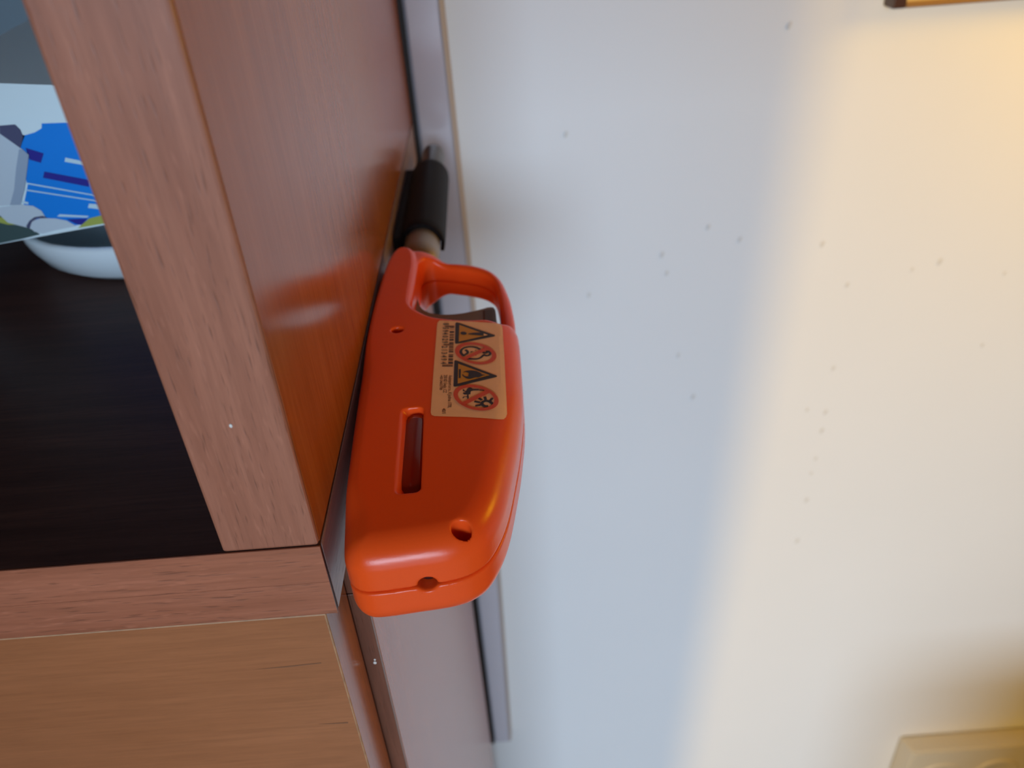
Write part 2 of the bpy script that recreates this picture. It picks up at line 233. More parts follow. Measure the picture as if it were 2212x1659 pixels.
def wood(name, light, dark, axis, rough=0.35, coat=0.0, streak=1.0, fleck=0.35, pore=0.5, bump=0.25, seed=0.0, spec=0.5):
    """straight-grained veneer; axis = grain direction 0/1/2"""
    m = bpy.data.materials.new(name)
    t, N, L, b = nt(m)
    tc = N.new('ShaderNodeTexCoord')
    def tex(along, across, detail, off):
        mp = N.new('ShaderNodeMapping')
        sc = [across] * 3; sc[axis] = along
        mp.inputs['Scale'].default_value = sc
        mp.inputs['Location'].default_value = (off + seed, off * 1.7 + seed, off * 0.6)
        L.new(tc.outputs['Object'], mp.inputs['Vector'])
        n = N.new('ShaderNodeTexNoise'); n.inputs['Scale'].default_value = 1.0
        n.inputs['Detail'].default_value = detail; n.inputs['Roughness'].default_value = 0.6
        L.new(mp.outputs['Vector'], n.inputs['Vector'])
        return n.outputs['Fac']
    def ramp(src, a, c):
        r = N.new('ShaderNodeMapRange'); r.inputs['From Min'].default_value = a; r.inputs['From Max'].default_value = c
        L.new(src, r.inputs['Value']); return r.outputs['Result']
    def mix(fac, c0, c1):
        x = N.new('ShaderNodeMix'); x.data_type = 'RGBA'
        L.new(fac, x.inputs[0])
        for i, c in ((6, c0), (7, c1)):
            if isinstance(c, tuple): x.inputs[i].default_value = (*c, 1)
            else: L.new(c, x.inputs[i])
        return x.outputs[2]
    def mul(src, k):
        x = N.new('ShaderNodeMath'); x.operation = 'MULTIPLY'; L.new(src, x.inputs[0]); x.inputs[1].default_value = k
        return x.outputs[0]
    broad = ramp(tex(14, 190 * streak, 3, 3.0), 0.32, 0.68)
    fine = tex(70, 1300, 3, 11.0)
    pores = ramp(tex(190, 2300, 1, 23.0), 0.60, 0.74)
    flecks = ramp(tex(260, 1500, 1, 37.0), 0.64, 0.80)
    c = mix(broad, dark, light)
    c = mix(mul(ramp(fine, 0.35, 0.7), 0.45), c, tuple(v * 0.72 for v in dark))
    c = mix(mul(pores, pore), c, tuple(v * 0.35 for v in dark))
    c = mix(mul(flecks, fleck), c, tuple(min(1, v * 1.5 + 0.02) for v in light))
    L.new(c, b.inputs['Base Color'])
    b.inputs['Roughness'].default_value = rough
    b.inputs['Coat Weight'].default_value = coat
    b.inputs['Coat Roughness'].default_value = 0.12
    b.inputs['Specular IOR Level'].default_value = spec
    bp = N.new('ShaderNodeBump'); bp.inputs['Strength'].default_value = bump; bp.inputs['Distance'].default_value = 0.00015
    bp.invert = True
    L.new(pores, bp.inputs['Height']); L.new(bp.outputs['Normal'], b.inputs['Normal'])
    return m

def link(name, me, mats, parent=None, smooth=False):
    if not isinstance(mats, (list, tuple)): mats = [mats]
    for m in mats: me.materials.append(m)
    o = bpy.data.objects.new(name, me); COL.objects.link(o)
    if parent is not None:
        o.parent = parent
        loc = parent.matrix_world.translation if parent.parent is None else None
        base = Vector((0, 0, 0)); p = parent
        while p is not None:
            base += p.location; p = p.parent
        me.transform(Matrix.Translation(-base))
    if smooth:
        me.polygons.foreach_set('use_smooth', [True] * len(me.polygons))
    return o

def bm_obj(name, bm, mats, parent=None, smooth=False):
    bmesh.ops.recalc_face_normals(bm, faces=bm.faces)
    me = bpy.data.meshes.new(name); bm.to_mesh(me); bm.free()
    return link(name, me, mats, parent, smooth)

def thing(name, label, cat, loc, group=None):
    o = bpy.data.objects.new(name, None); COL.objects.link(o)
    o.location = W(loc); o.empty_display_size = 0.01
    o['label'] = label; o['category'] = cat
    if group: o['group'] = group
    return o

def box_bm(x0, x1, y0, y1, z0, z1, bev=0.0, seg=2, edge_mat=None):
    bm = bmesh.new()
    bmesh.ops.create_cube(bm, size=1.0)
    for v in bm.verts:
        v.co = W(((x0 + x1) / 2 + v.co.x * (x1 - x0), (y0 + y1) / 2 + v.co.y * (y1 - y0), (z0 + z1) / 2 + v.co.z * (z1 - z0)))
    if bev:
        r = bmesh.ops.bevel(bm, geom=list(bm.edges), offset=bev * S, segments=seg, profile=0.5, affect='EDGES')
        if edge_mat is not None:
            for f in r['faces']: f.material_index = edge_mat
    return bm

def box(name, dims, mats, parent=None, bev=0.0, seg=2, edge_mat=None):
    return bm_obj(name, box_bm(*dims, bev=bev, seg=seg, edge_mat=edge_mat), mats, parent)

def struct(o):
    o['kind'] = 'structure'
    return o

def lathe_y(bm, cx, cz, prof, n=40):
    """revolve (radius, y) about an axis parallel to Y"""
    rows = []
    for r, y in prof:
        if r <= 1e-6:
            rows.append([bm.verts.new(W((cx, y, cz)))])
        else:
            rows.append([bm.verts.new(W((cx + r * math.cos(2 * math.pi * k / n), y, cz + r * math.sin(2 * math.pi * k / n)))) for k in range(n)])
    for a, b in zip(rows, rows[1:]):
        for k in range(n):
            k2 = (k + 1) % n
            if len(a) == 1 and len(b) > 1: bm.faces.new((a[0], b[k], b[k2]))
            elif len(b) == 1 and len(a) > 1: bm.faces.new((a[k], b[0], a[k2]))
            elif len(a) > 1: bm.faces.new((a[k], b[k], b[k2], a[k2]))

def lathe_z(bm, cx, cy, prof, n=48):
    rows = []
    for r, z in prof:
        if r <= 1e-6: rows.append([bm.verts.new(W((cx, cy, z)))])
        else: rows.append([bm.verts.new(W((cx + r * math.cos(2 * math.pi * k / n), cy + r * math.sin(2 * math.pi * k / n), z))) for k in range(n)])
    for a, b in zip(rows, rows[1:]):
        for k in range(n):
            k2 = (k + 1) % n
            if len(a) == 1 and len(b) > 1: bm.faces.new((a[0], b[k], b[k2]))
            elif len(b) == 1 and len(a) > 1: bm.faces.new((a[k], b[0], a[k2]))
            elif len(a) > 1: bm.faces.new((a[k], b[k], b[k2], a[k2]))

# ------------------------------------------------------------------ materials
ORANGE = plain('orange_plastic', (0.84, 0.080, 0.010), spec=0.25, rough=0.25, sss=0.0, noise=0.03, nscale=2500, bump=0.03)
DARKRED = plain('red_fuel_window', (0.24, 0.008, 0.002), rough=0.12)
TRIGGER = plain('grey_brown_plastic', (0.17, 0.115, 0.075), rough=0.4)
BARREL = plain('dull_metal', (0.27, 0.225, 0.19), rough=0.42, metal=0.6)
TIPM = plain('dark_metal', (0.10, 0.085, 0.075), rough=0.35, metal=0.8)
BLACK = plain('black_rubbery_plastic', (0.010, 0.007, 0.007), rough=0.55, spec=0.06)
PAPER = plain('buff_sticker', (0.94, 0.49, 0.21), rough=0.36, noise=0.06, nscale=500)
INK = plain('dark_ink', (0.030, 0.022, 0.026), rough=0.45)
INKSOFT = plain('brown_ink', (0.16, 0.060, 0.030), rough=0.45)
YELLOW = plain('amber_ink', (0.60, 0.24, 0.015), rough=0.4)
REDINK = plain('red_ink', (0.70, 0.075, 0.025), rough=0.4)

FRONT_V = wood('front_edge_upright', (0.42, 0.160, 0.094), (0.31, 0.106, 0.058), 2, rough=0.42, seed=1.0, fleck=0.2, streak=0.9)
FRONT_H = wood('front_edge_lying', (0.42, 0.142, 0.075), (0.31, 0.096, 0.046), 0, rough=0.42, seed=2.0, fleck=0.25, streak=0.9)
DOORW = wood('door_veneer', (0.37, 0.130, 0.049), (0.32, 0.108, 0.038), 0, rough=0.42, seed=3.0, streak=0.35, fleck=0.06, pore=0.10, bump=0.08)
SIDEW = wood('varnished_side', (0.43, 0.142, 0.040), (0.35, 0.103, 0.026), 2, rough=0.17, seed=4.0, fleck=0.08, pore=0.10, bump=0.06, spec=0.28)
ENDW = wood('varnished_end', (0.42, 0.28, 0.25), (0.28, 0.17, 0.15), 1, rough=0.30, seed=5.0, fleck=0.10, pore=0.6, bump=0.2, spec=0.6)
LIPW = wood('lipping', (0.22, 0.080, 0.045), (0.14, 0.048, 0.028), 2, rough=0.35, seed=6.0, fleck=0.05, pore=0.2)
WORN = plain('worn_edge', (0.40, 0.20, 0.095), rough=0.6, noise=0.5, nscale=400)
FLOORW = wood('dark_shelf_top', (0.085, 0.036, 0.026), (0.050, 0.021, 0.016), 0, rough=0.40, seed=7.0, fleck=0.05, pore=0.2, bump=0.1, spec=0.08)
BACKP = plain('pale_back_panel', (0.30, 0.40, 0.48), rough=0.6)
DARKGAP = plain('gap_darkness', (0.018, 0.012, 0.010), rough=0.6)
GLOSSW = plain('gloss_batten', (0.60, 0.57, 0.62), rough=0.16, noise=0.03, nscale=60)
PLATE = plain('cream_plastic', (0.70, 0.64, 0.50), rough=0.35)
PLATEDARK = plain('dark_brown_wood', (0.055, 0.020, 0.008), rough=0.35)
GOLD = plain('golden_face', (0.62, 0.43, 0.15), rough=0.4)
CERAMIC = plain('white_glaze', (0.78, 0.86, 0.91), rough=0.14, coat=0.3)
WHITEPACK = plain('white_film', (0.80, 0.93, 0.98), rough=0.35)
BLUE = plain('blue_print', (0.010, 0.25, 0.84), rough=0.3)
VIOLET = plain('violet_print', (0.030, 0.030, 0.30), rough=0.3)
PALEINK = plain('pale_print', (0.62, 0.80, 0.90), rough=0.3)
GREYINK = plain('grey_print', (0.36, 0.44, 0.56), rough=0.3)
DGREYINK = plain('dark_grey_print', (0.090, 0.095, 0.18), rough=0.3)
GREENINK = plain('dull_green_print', (0.06, 0.10, 0.10), rough=0.3)
LIMEINK = plain('lime_print', (0.42, 0.46, 0.10), rough=0.3)

def wall_material():
    m = bpy.data.materials.new('painted_wall')
    t, N, L, b = nt(m)
    tc = N.new('ShaderNodeTexCoord')
    n1 = N.new('ShaderNodeTexNoise'); n1.inputs['Scale'].default_value = 6; n1.inputs['Detail'].default_value = 3
    L.new(tc.outputs['Object'], n1.inputs['Vector'])
    mx = N.new('ShaderNodeMix'); mx.data_type = 'RGBA'
    mx.inputs[6].default_value = (0.77, 0.77, 0.76, 1); mx.inputs[7].default_value = (0.83, 0.83, 0.82, 1)
    L.new(n1.outputs['Fac'], mx.inputs[0]); L.new(mx.outputs[2], b.inputs['Base Color'])
    b.inputs['Roughness'].default_value = 0.55
    bp = N.new('ShaderNodeBump'); bp.inputs['Strength'].default_value = 0.05; bp.inputs['Distance'].default_value = 0.002
    n2 = N.new('ShaderNodeTexNoise'); n2.inputs['Scale'].default_value = 60
    L.new(tc.outputs['Object'], n2.inputs['Vector']); L.new(n2.outputs['Fac'], bp.inputs['Height']); L.new(bp.outputs['Normal'], b.inputs['Normal'])
    return m
WALLM = wall_material()
SPECKM = plain('grey_stain', (0.69, 0.67, 0.63), rough=0.7)

# ------------------------------------------------------------------ the setting
YW = 3.90
wall = struct(box('wall_back', (-20, 30, YW, YW + 1.0, -HC / S, 16), WALLM))
floor = struct(box('floor', (-20, 30, -25, YW + 1.0, -HC / S - 1.0, -HC / S), plain('floor_tiles', (0.30, 0.27, 0.24), rough=0.5)))
for sx, sz in SPECKS:
    bm = bmesh.new()
    r = 0.010 + 0.008 * random.Random(sx * 91 + sz * 7).random()
    vs = [bm.verts.new(W((sx + r * 0.7 * math.cos(a) + 0.3 * r * math.sin(a), YW - 0.003, sz + r * 1.2 * math.sin(a)))) for a in [k * math.pi / 4 for k in range(8)]]
    c = bm.verts.new(W((sx, YW - 0.006, sz)))
    for k in range(8): bm.faces.new((vs[k], vs[(k + 1) % 8], c))
    bm_obj('speck', bm, SPECKM, wall)

# unseen slab added behind and left of the camera to block the warm lamp
bm = bmesh.new()
vs = [bm.verts.new(W(p)) for p in ((-1.20, -3.0, 6.0), (-2.03, -3.0, -9.0), (-11.0, -3.2, -9.0), (-11.0, -3.2, 6.0))]
vk = [bm.verts.new(v.co + Vector((0, -0.03, 0))) for v in vs]
bm.faces.new(vs); bm.faces.new(vk[::-1])
for k in range(4): bm.faces.new((vs[k], vk[k], vk[(k + 1) % 4], vs[(k + 1) % 4]))
struct(bm_obj('lamp_blocker', bm, plain('lamp_blocker_grey', (0.55, 0.53, 0.50), rough=0.5)))
bm = bmesh.new()
plan = [(2.75, -1.5), (2.65, 0.2), (4.0, 0.25), (9.0, 0.25), (9.0, -1.5)]
lo_ = [bm.verts.new(W((x, y, -HC / S))) for x, y in plan]; hi_ = [bm.verts.new(W((x, y, -4.05))) for x, y in plan]
bm.faces.new(lo_); bm.faces.new(hi_[::-1])
for k in range(5): bm.faces.new((lo_[k], lo_[(k + 1) % 5], hi_[(k + 1) % 5], hi_[k]))
struct(bm_obj('daylight_blocker_low', bm, plain('low_blocker_brown', (0.25, 0.13, 0.07), rough=0.5)))  # unseen block added to keep daylight off the wall's lower right
BLOCKERM = plain('overhead_blocker_brown', (0.26, 0.105, 0.045), rough=0.6)  # for unseen overhead slabs, added to shade the upper wall from daylight
struct(box('daylight_blocker_right', (0.80, 12.0, -10.0, 0.97, 1.00, 2.20), BLOCKERM, bev=0.02))
struct(box('daylight_blocker_left', (-6.0, 0.79, -3.5, 0.97, 1.20, 2.20), BLOCKERM, bev=0.02))
struct(box('daylight_blocker_back', (-0.30, 12.0, 0.98, YW, 1.00, 2.20), BLOCKERM, bev=0.02))

# batten on the wall beside the cabinet, and a near-black filler for the gap's darkness
tr = bmesh.new()
prof = [(-0.345, -0.186, 4.0), (-0.345, -0.184, -0.5), (-0.349, -0.180, -1.74), (-0.352, -0.196, -4.2), (-0.358, -0.236, -5.95)]
rings = []
for xl, xr, z in prof:
    rings.append([tr.verts.new(W(p)) for p in ((xl, YW - 0.002, z), (xl, 3.815, z), (xl + 0.015, 3.80, z), (xr - 0.012, 3.80, z), (xr, 3.812, z), (xr + 0.004, YW - 0.002, z))])
for a, b in zip(rings, rings[1:]):
    for k in range(5): tr.faces.new((a[k], a[k + 1], b[k + 1], b[k]))
tr.faces.new(rings[0]); tr.faces.new(rings[-1][::-1])
batten = struct(bm_obj('trim_1', tr, GLOSSW))
tr = bmesh.new(); rings = []
for xl, xr, z in prof:
    rings.append([tr.verts.new(W(p)) for p in ((xr - 0.004, 3.799, z), (xr + 0.012, 3.815, z), (xr + 0.016, YW - 0.001, z))])
for a, b in zip(rings, rings[1:]):
    for k in range(2): tr.faces.new((a[k], a[k + 1], b[k + 1], b[k]))
bm_obj('sealant_line', tr, plain('beige_sealant', (0.47, 0.41, 0.37), rough=0.6), batten)
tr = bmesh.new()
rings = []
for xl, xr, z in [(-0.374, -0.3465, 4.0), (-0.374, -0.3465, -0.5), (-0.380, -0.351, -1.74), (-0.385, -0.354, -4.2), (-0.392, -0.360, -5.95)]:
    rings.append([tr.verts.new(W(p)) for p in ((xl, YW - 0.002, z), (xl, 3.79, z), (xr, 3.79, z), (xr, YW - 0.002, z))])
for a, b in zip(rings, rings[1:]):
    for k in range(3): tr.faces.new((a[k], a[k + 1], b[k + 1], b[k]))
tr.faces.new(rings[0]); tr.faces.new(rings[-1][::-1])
struct(bm_obj('gap_filler', tr, DARKGAP))

# ------------------------------------------------------------------ shelf unit (open, on top of the lower cabinet)
XP = -0.365        # outer face of the shelf side
XI = -0.537        # inner face
ZT = -1.013        # top of the board
unit = thing('shelf_unit', 'open reddish brown wooden shelf unit with varnished side carrying the orange lighter', 'shelf', (-2.5, 2.4, ZT))
sp = box('side_panel', (XI, XP, 1.062, 3.76, ZT + 0.0012, 4.0), SIDEW, unit, bev=0.003)
box('front_edge', (XI, XP - 0.0005, 1.052, 1.066, ZT + 0.0014, 4.0), [FRONT_V, WORN], sp, bev=0.006, edge_mat=None)
box('side_panel', (-5.5, -5.33, 1.06, 3.76, ZT + 0.003, 4.0), SIDEW, unit, bev=0.008)
box('back_panel', (-5.33, XI, 3.70, 3.74, ZT + 0.003, 4.0), BACKP, unit)
box('top_panel', (-5.5, XP, 1.06, 3.76, 4.0, 4.17), FRONT_H, unit, bev=0.008)
bm = bmesh.new()
bmesh.ops.create_icosphere(bm, subdivisions=2, radius=1.0)
for v in bm.verts: v.co = W((-0.452 + v.co.x * 0.0028, 1.0515 + v.co.y * 0.001, -0.737 + v.co.z * 0.004))
bm_obj('paint_fleck', bm, plain('white_paint', (0.7, 0.66, 0.6)), sp, smooth=True)

# ------------------------------------------------------------------ lower cabinet
cab = thing('lower_cabinet', 'brown wooden lower cabinet with thick top board and closed door under the shelf', 'cabinet', (-2.5, 2.4, -HC / S))
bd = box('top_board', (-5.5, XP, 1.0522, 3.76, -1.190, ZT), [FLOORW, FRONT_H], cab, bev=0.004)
box('end_face', (XP - 0.001, XP + 0.0015, 1.064, 3.755, -1.186, ZT - 0.004), ENDW, bd)
box('front_edge', (-5.5, XP + 0.0012, 1.0500, 1.0530, -1.1022, ZT + 0.0003), FRONT_H, bd)
box('front_edge', (-5.5, XP + 0.0012, 1.0504, 1.0530, -1.188, -1.1032), FRONT_H, bd)
door = box('door', (-5.4, -0.3875, 1.052, 1.205, -9.0, -1.1905), [DOORW, WORN, SIDEW], cab, bev=0.0035, seg=2)
for p in door.data.polygons:
    n = p.normal
    if n.x > 0.95: p.material_index = 2
    elif n.y < -0.2 and (n.z > 0.3 or n.x > 0.3): p.material_index = 1
CRACKM = plain('crack_brown', (0.20, 0.075, 0.030), rough=0.6)
for pts in ([(-0.5614, -1.3363), (-0.4928, -1.3336), (-0.4234, -1.3303), (-0.4239, -1.3332), (-0.4936, -1.3372)], [(-0.4705, -1.5307), (-0.4369, -1.5317), (-0.4051, -1.5316), (-0.4059, -1.5365), (-0.4375, -1.5349)]):
    bm = bmesh.new(); bm.faces.new([bm.verts.new(W((x, 1.0517, z))) for x, z in pts])
    bm_obj('crack', bm, CRACKM, door)
sd = box('side_panel', (-0.52, -0.351, 1.225, 3.42, -HC / S, -1.192), SIDEW, cab, bev=0.003)
box('lipping', (-0.52, -0.3515, 1.212, 1.2275, -1.3135, -1.193), LIPW, sd, bev=0.002)
box('lipping', (-0.52, -0.3515, 1.212, 1.2275, -HC / S, -1.3165), LIPW, sd, bev=0.002)
bm = bmesh.new()
for cx, cz, r in ((-0.366, -1.548, 0.0042), (-0.3645, -1.537, 0.0028)):
    res = bmesh.ops.create_icosphere(bm, subdivisions=2, radius=1.0)
    for v in res['verts']: v.co = W((cx + v.co.x * r, 1.2115 + v.co.y * 0.0018, cz + v.co.z * r * 1.2))
bm_obj('paint_fleck', bm, bpy.data.materials['white_paint'], sd, smooth=True)
box('bottom_panel', (-5.5, -0.52, 1.225, 3.42, -HC / S, -9.1), FRONT_H, cab)
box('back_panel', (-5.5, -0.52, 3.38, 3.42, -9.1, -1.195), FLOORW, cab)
box('side_panel', (-5.5, -5.33, 1.225, 3.38, -9.1, -1.192), SIDEW, cab)

# ------------------------------------------------------------------ orange lighter body (signed-distance shells)
def smooth_poly(P, k=6, closed=True):
    P = np.array(P, float); n = len(P); out = []
    for i in range(n if closed else n - 1):
        p0, p1, p2, p3 = P[(i - 1) % n], P[i], P[(i + 1) % n], P[(i + 2) % n]
        if not closed:
            p0 = P[max(i - 1, 0)]; p3 = P[min(i + 2, n - 1)]
        for t in np.linspace(0, 1, k, endpoint=False):
            out.append(0.5 * (2 * p1 + (p2 - p0) * t + (2 * p0 - 5 * p1 + 4 * p2 - p3) * t ** 2 + (3 * p1 - p0 - 3 * p2 + p3) * t ** 3))
    return np.array(out)

def sdf_poly(poly, X, Y):
    d = np.full(X.shape, 1e9); ins = np.zeros(X.shape, bool)
    n = len(poly)
    for i in range(n):
        ax, ay = poly[i]; bx, by = poly[(i + 1) % n]
        ex, ey = bx - ax, by - ay
        t = np.clip(((X - ax) * ex + (Y - ay) * ey) / (ex * ex + ey * ey + 1e-18), 0, 1)
        d = np.minimum(d, (X - ax - ex * t) ** 2 + (Y - ay - ey * t) ** 2)
        c = ((ay > Y) != (by > Y))
        with np.errstate(divide='ignore', invalid='ignore'):
            xi = ex * (Y - ay) / (ey if ey != 0 else 1e-18) + ax
        ins ^= c & (X < xi)
    d = np.sqrt(d)
    return np.where(ins, -d, d)

def smin(a, b, k):
    h = np.clip(0.5 + 0.5 * (b - a) / k, 0, 1)
    return b * (1 - h) + a * h - k * h * (1 - h)
def smax(a, b, k): return -smin(-a, -b, k)
def sstep(a, b, x):
    t = np.clip((x - a) / (b - a), 0, 1); return t * t * (3 - 2 * t)

ZC, HA = -1.100, 0.100
FULL = [(-0.330, 1.075), (-0.337, 1.16), (-0.3475, 1.39), (-0.356, 1.674), (-0.3585, 1.86), (-0.356, 2.00), (-0.349, 2.16), (-0.340, 2.25), (-0.325, 2.31),
        (-0.302, 2.324), (-0.278, 2.31), (-0.264, 2.27), (-0.2573, 2.20), (-0.2575, 2.08), (-0.2580, 1.975), (-0.2502, 1.929), (-0.2279, 1.894), (-0.1984, 1.8637),
        (-0.1542, 1.8416), (-0.1048, 1.8276), (-0.0558, 1.8235), (-0.0212, 1.8204), (0.008, 1.818), (0.0205, 1.806), (0.0258, 1.77), (0.0262, 1.70),
        (0.0245, 1.60), (0.0205, 1.49), (0.008, 1.375), (-0.0054, 1.285), (-0.030, 1.155), (-0.060, 1.075), (-0.092, 1.040), (-0.135, 1.0235),
        (-0.2068, 1.0155), (-0.270, 1.0105), (-0.302, 1.016), (-0.322, 1.038)]
GUARD = [(-0.03, 1.74), (0.008, 1.79), (0.0200, 1.86), (0.0165, 1.98), (0.0085, 2.06), (-0.008, 2.150), (-0.036, 2.214), (-0.082, 2.257), (-0.130, 2.279),
         (-0.182, 2.293), (-0.215, 2.304), (-0.245, 2.315), (-0.270, 2.315), (-0.330, 2.28), (-0.335, 2.10), (-0.30, 1.90), (-0.25, 1.75), (-0.10, 1.72)]
HOLE = [(-0.2516, 2.205), (-0.2480, 2.234), (-0.2370, 2.256), (-0.2197, 2.2645), (-0.2011, 2.2632), (-0.1755, 2.2543), (-0.1501, 2.2424), (-0.1164, 2.2270),
        (-0.0788, 2.2040), (-0.0520, 2.176), (-0.0333, 2.135), (-0.0245, 2.060), (-0.0200, 1.93), (-0.0190, 1.835), (-0.0250, 1.8225), (-0.0558, 1.8250), (-0.1048, 1.8291),
        (-0.1542, 1.8431), (-0.1984, 1.8652), (-0.2270, 1.8955), (-0.2485, 1.930), (-0.2545, 1.970), (-0.2535, 2.08)]
H = 0.0034
gx = np.arange(-0.375, 0.045, H); gy = np.arange(0.985, 2.425, H); gz = np.arange(ZC - 0.118, ZC + 0.118, H)
X2, Y2 = np.meshgrid(gx, gy, indexing='ij')
dF = sdf_poly(smooth_poly(FULL), X2, Y2)
dG = sdf_poly(smooth_poly(GUARD), X2, Y2)
dH = sdf_poly(smooth_poly(HOLE), X2, Y2)
RB = 0.058 - 0.026 * sstep(-0.22, -0.29, X2) * sstep(1.10, 1.22, Y2)
RB = RB + (0.016 - RB) * sstep(1.60, 1.78, Y2) * sstep(0.0, -0.06, X2)
def rounded(d2, r, z, a):
    q1 = d2[..., None] + (r[..., None] if isinstance(r, np.ndarray) else r)
    q2 = np.abs(z) - (a - (r[..., None] if isinstance(r, np.ndarray) else r))
    rr = r[..., None] if isinstance(r, np.ndarray) else r
    return np.minimum(np.maximum(q1, q2), 0) + np.sqrt(np.maximum(q1, 0) ** 2 + np.maximum(q2, 0) ** 2) - rr
Z3 = (gz - ZC)[None, None, :]
X3 = X2[..., None]; Y3 = Y2[..., None]
fF = rounded(dF, RB, Z3, HA)
ring = smax(dG, -dH, 0.012)
fG = rounded(ring, 0.020, Z3, 0.050)
collar = smax(np.sqrt((X3 + 0.268) ** 2 + Z3 ** 2) - 0.0890, np.abs(Y3 - 2.12) - 0.203, 0.035)
neck = smin(fF, collar, 0.006)
full = smin(neck, fG, 0.030)
full = smax(full, -(dH[..., None] + 0.0 * Z3), 0.009)      # finger opening right through
# slot for the fuel window
ca, sa = math.cos(0.028), math.sin(0.028)
sx = (X3 + 0.2165) * ca + (Y3 - 1.303) * sa; sy = -(X3 + 0.2165) * sa + (Y3 - 1.303) * ca
dep = np.clip(HA - Z3, 0, 0.022)
slot2 = np.sqrt(np.maximum(np.abs(sx - 0.42 * dep) - np.maximum(0.0105 - 0.42 * dep, 0), 0) ** 2 + np.maximum(np.abs(sy) - 0.126, 0) ** 2) - 0.0140
slot = np.maximum(slot2, HA - 0.020 - Z3)
full = smax(full, -slot, 0.0035)
def drill(f, cx, cy, rx, ry, z0, k):
    e = (np.sqrt(((X3 - cx) / rx) ** 2 + ((Y3 - cy) / ry) ** 2) - 1) * min(rx, ry)
    return smax(f, -np.maximum(e, z0 - Z3), k)
full = drill(full, -0.1109, 1.064, 0.0180, 0.0165, 0.02, 0.0035)
full = drill(full, -0.2806, 1.796, 0.0150, 0.0150, 0.05, 0.005)
vh = np.maximum(np.sqrt((X3 + 0.1797) ** 2 + (Z3 - 0.004) ** 2) - 0.0172, Y3 - 1.10)
full = smax(full, -vh, 0.006)
lip = np.maximum(full + 0.009, np.abs(Z3) - 0.012)
upper = smax(full, 0.0024 - Z3, 0.0050)
lower = np.minimum(smax(full, Z3 + 0.0024, 0.0050), lip)

def surface_nets(Fv):
    ins = Fv < 0
    nx, ny, nz = Fv.shape
    c = (nx - 1, ny - 1, nz - 1)
    acc = np.zeros(c + (3,), np.float32); cnt = np.zeros(c, np.int16)
    for ax in range(3):
        o1, o2 = [a for a in range(3) if a != ax]
        for i in (0, 1):
            for j in (0, 1):
                sl0 = [None] * 3; sl1 = [None] * 3
                sl0[ax] = slice(0, Fv.shape[ax] - 1); sl1[ax] = slice(1, Fv.shape[ax])
                for o, b in ((o1, i), (o2, j)):
                    sl0[o] = sl1[o] = slice(b, Fv.shape[o] - 1 + b)
                a = Fv[tuple(sl0)]; b_ = Fv[tuple(sl1)]
                m = (a < 0) != (b_ < 0)
                t = a[m] / (a[m] - b_[m])
                off = np.zeros((len(t), 3), np.float32)
                off[:, ax] = t; off[:, o1] = i; off[:, o2] = j
                acc[m] += off; cnt[m] += 1
    act = cnt > 0
    idx = -np.ones(c, np.int64); idx[act] = np.arange(act.sum())
    base = np.argwhere(act)
    V = base + acc[act] / cnt[act][:, None]
    quads = []
    for ax in range(3):
        o1, o2 = (ax + 1) % 3, (ax + 2) % 3
        sl0 = [slice(1, -1)] * 3; sl1 = [slice(1, -1)] * 3
        sl0[ax] = slice(0, Fv.shape[ax] - 1); sl1[ax] = slice(1, Fv.shape[ax])
        a = ins[tuple(sl0)]; b_ = ins[tuple(sl1)]
        for flip, m in ((False, a & ~b_), (True, ~a & b_)):
            p = np.argwhere(m)
            if not len(p): continue
            p[:, o1] += 1; p[:, o2] += 1
            q = []
            for d1, d2 in ((-1, -1), (0, -1), (0, 0), (-1, 0)):
                r = p.copy(); r[:, o1] += d1; r[:, o2] += d2
                q.append(idx[r[:, 0], r[:, 1], r[:, 2]])
            q = np.stack(q, 1)
            quads.append(q[:, ::-1] if flip else q)
    return V, np.concatenate(quads)

def tri_sample(Fv, V):
    i = np.floor(V).astype(int)
    for a in range(3): i[:, a] = np.clip(i[:, a], 0, Fv.shape[a] - 2)
    f = V - i; r = 0
    for dx in (0, 1):
        for dy in (0, 1):
            for dz in (0, 1):
                w = (f[:, 0] if dx else 1 - f[:, 0]) * (f[:, 1] if dy else 1 - f[:, 1]) * (f[:, 2] if dz else 1 - f[:, 2])
                r = r + w * Fv[i[:, 0] + dx, i[:, 1] + dy, i[:, 2] + dz]
    return r

def shell(name, Fv, mat, parent):
    V, Q = surface_nets(Fv)
    for _ in range(2):
        f = tri_sample(Fv, V)
        g = np.stack([tri_sample(Fv, V + e) - tri_sample(Fv, V - e) for e in np.eye(3) * 0.5], 1)
        step = -(f / np.maximum((g ** 2).sum(1), 1e-12))[:, None] * g
        V = V + np.clip(step, -0.3, 0.3) * 0.7
    P = np.empty_like(V)
    P[:, 0] = (gx[0] + V[:, 0] * H) * S; P[:, 1] = (gy[0] + V[:, 1] * H) * S; P[:, 2] = (gz[0] + V[:, 2] * H) * S + HC
    me = bpy.data.meshes.new(name)
    me.vertices.add(len(P)); me.vertices.foreach_set('co', P.ravel())
    me.loops.add(Q.size); me.loops.foreach_set('vertex_index', Q.ravel().astype(np.int32))
    me.polygons.add(len(Q)); me.polygons.foreach_set('loop_start', np.arange(0, Q.size, 4, dtype=np.int32))
    me.update(calc_edges=True); me.validate()
    return link(name, me, mat, parent, smooth=True)

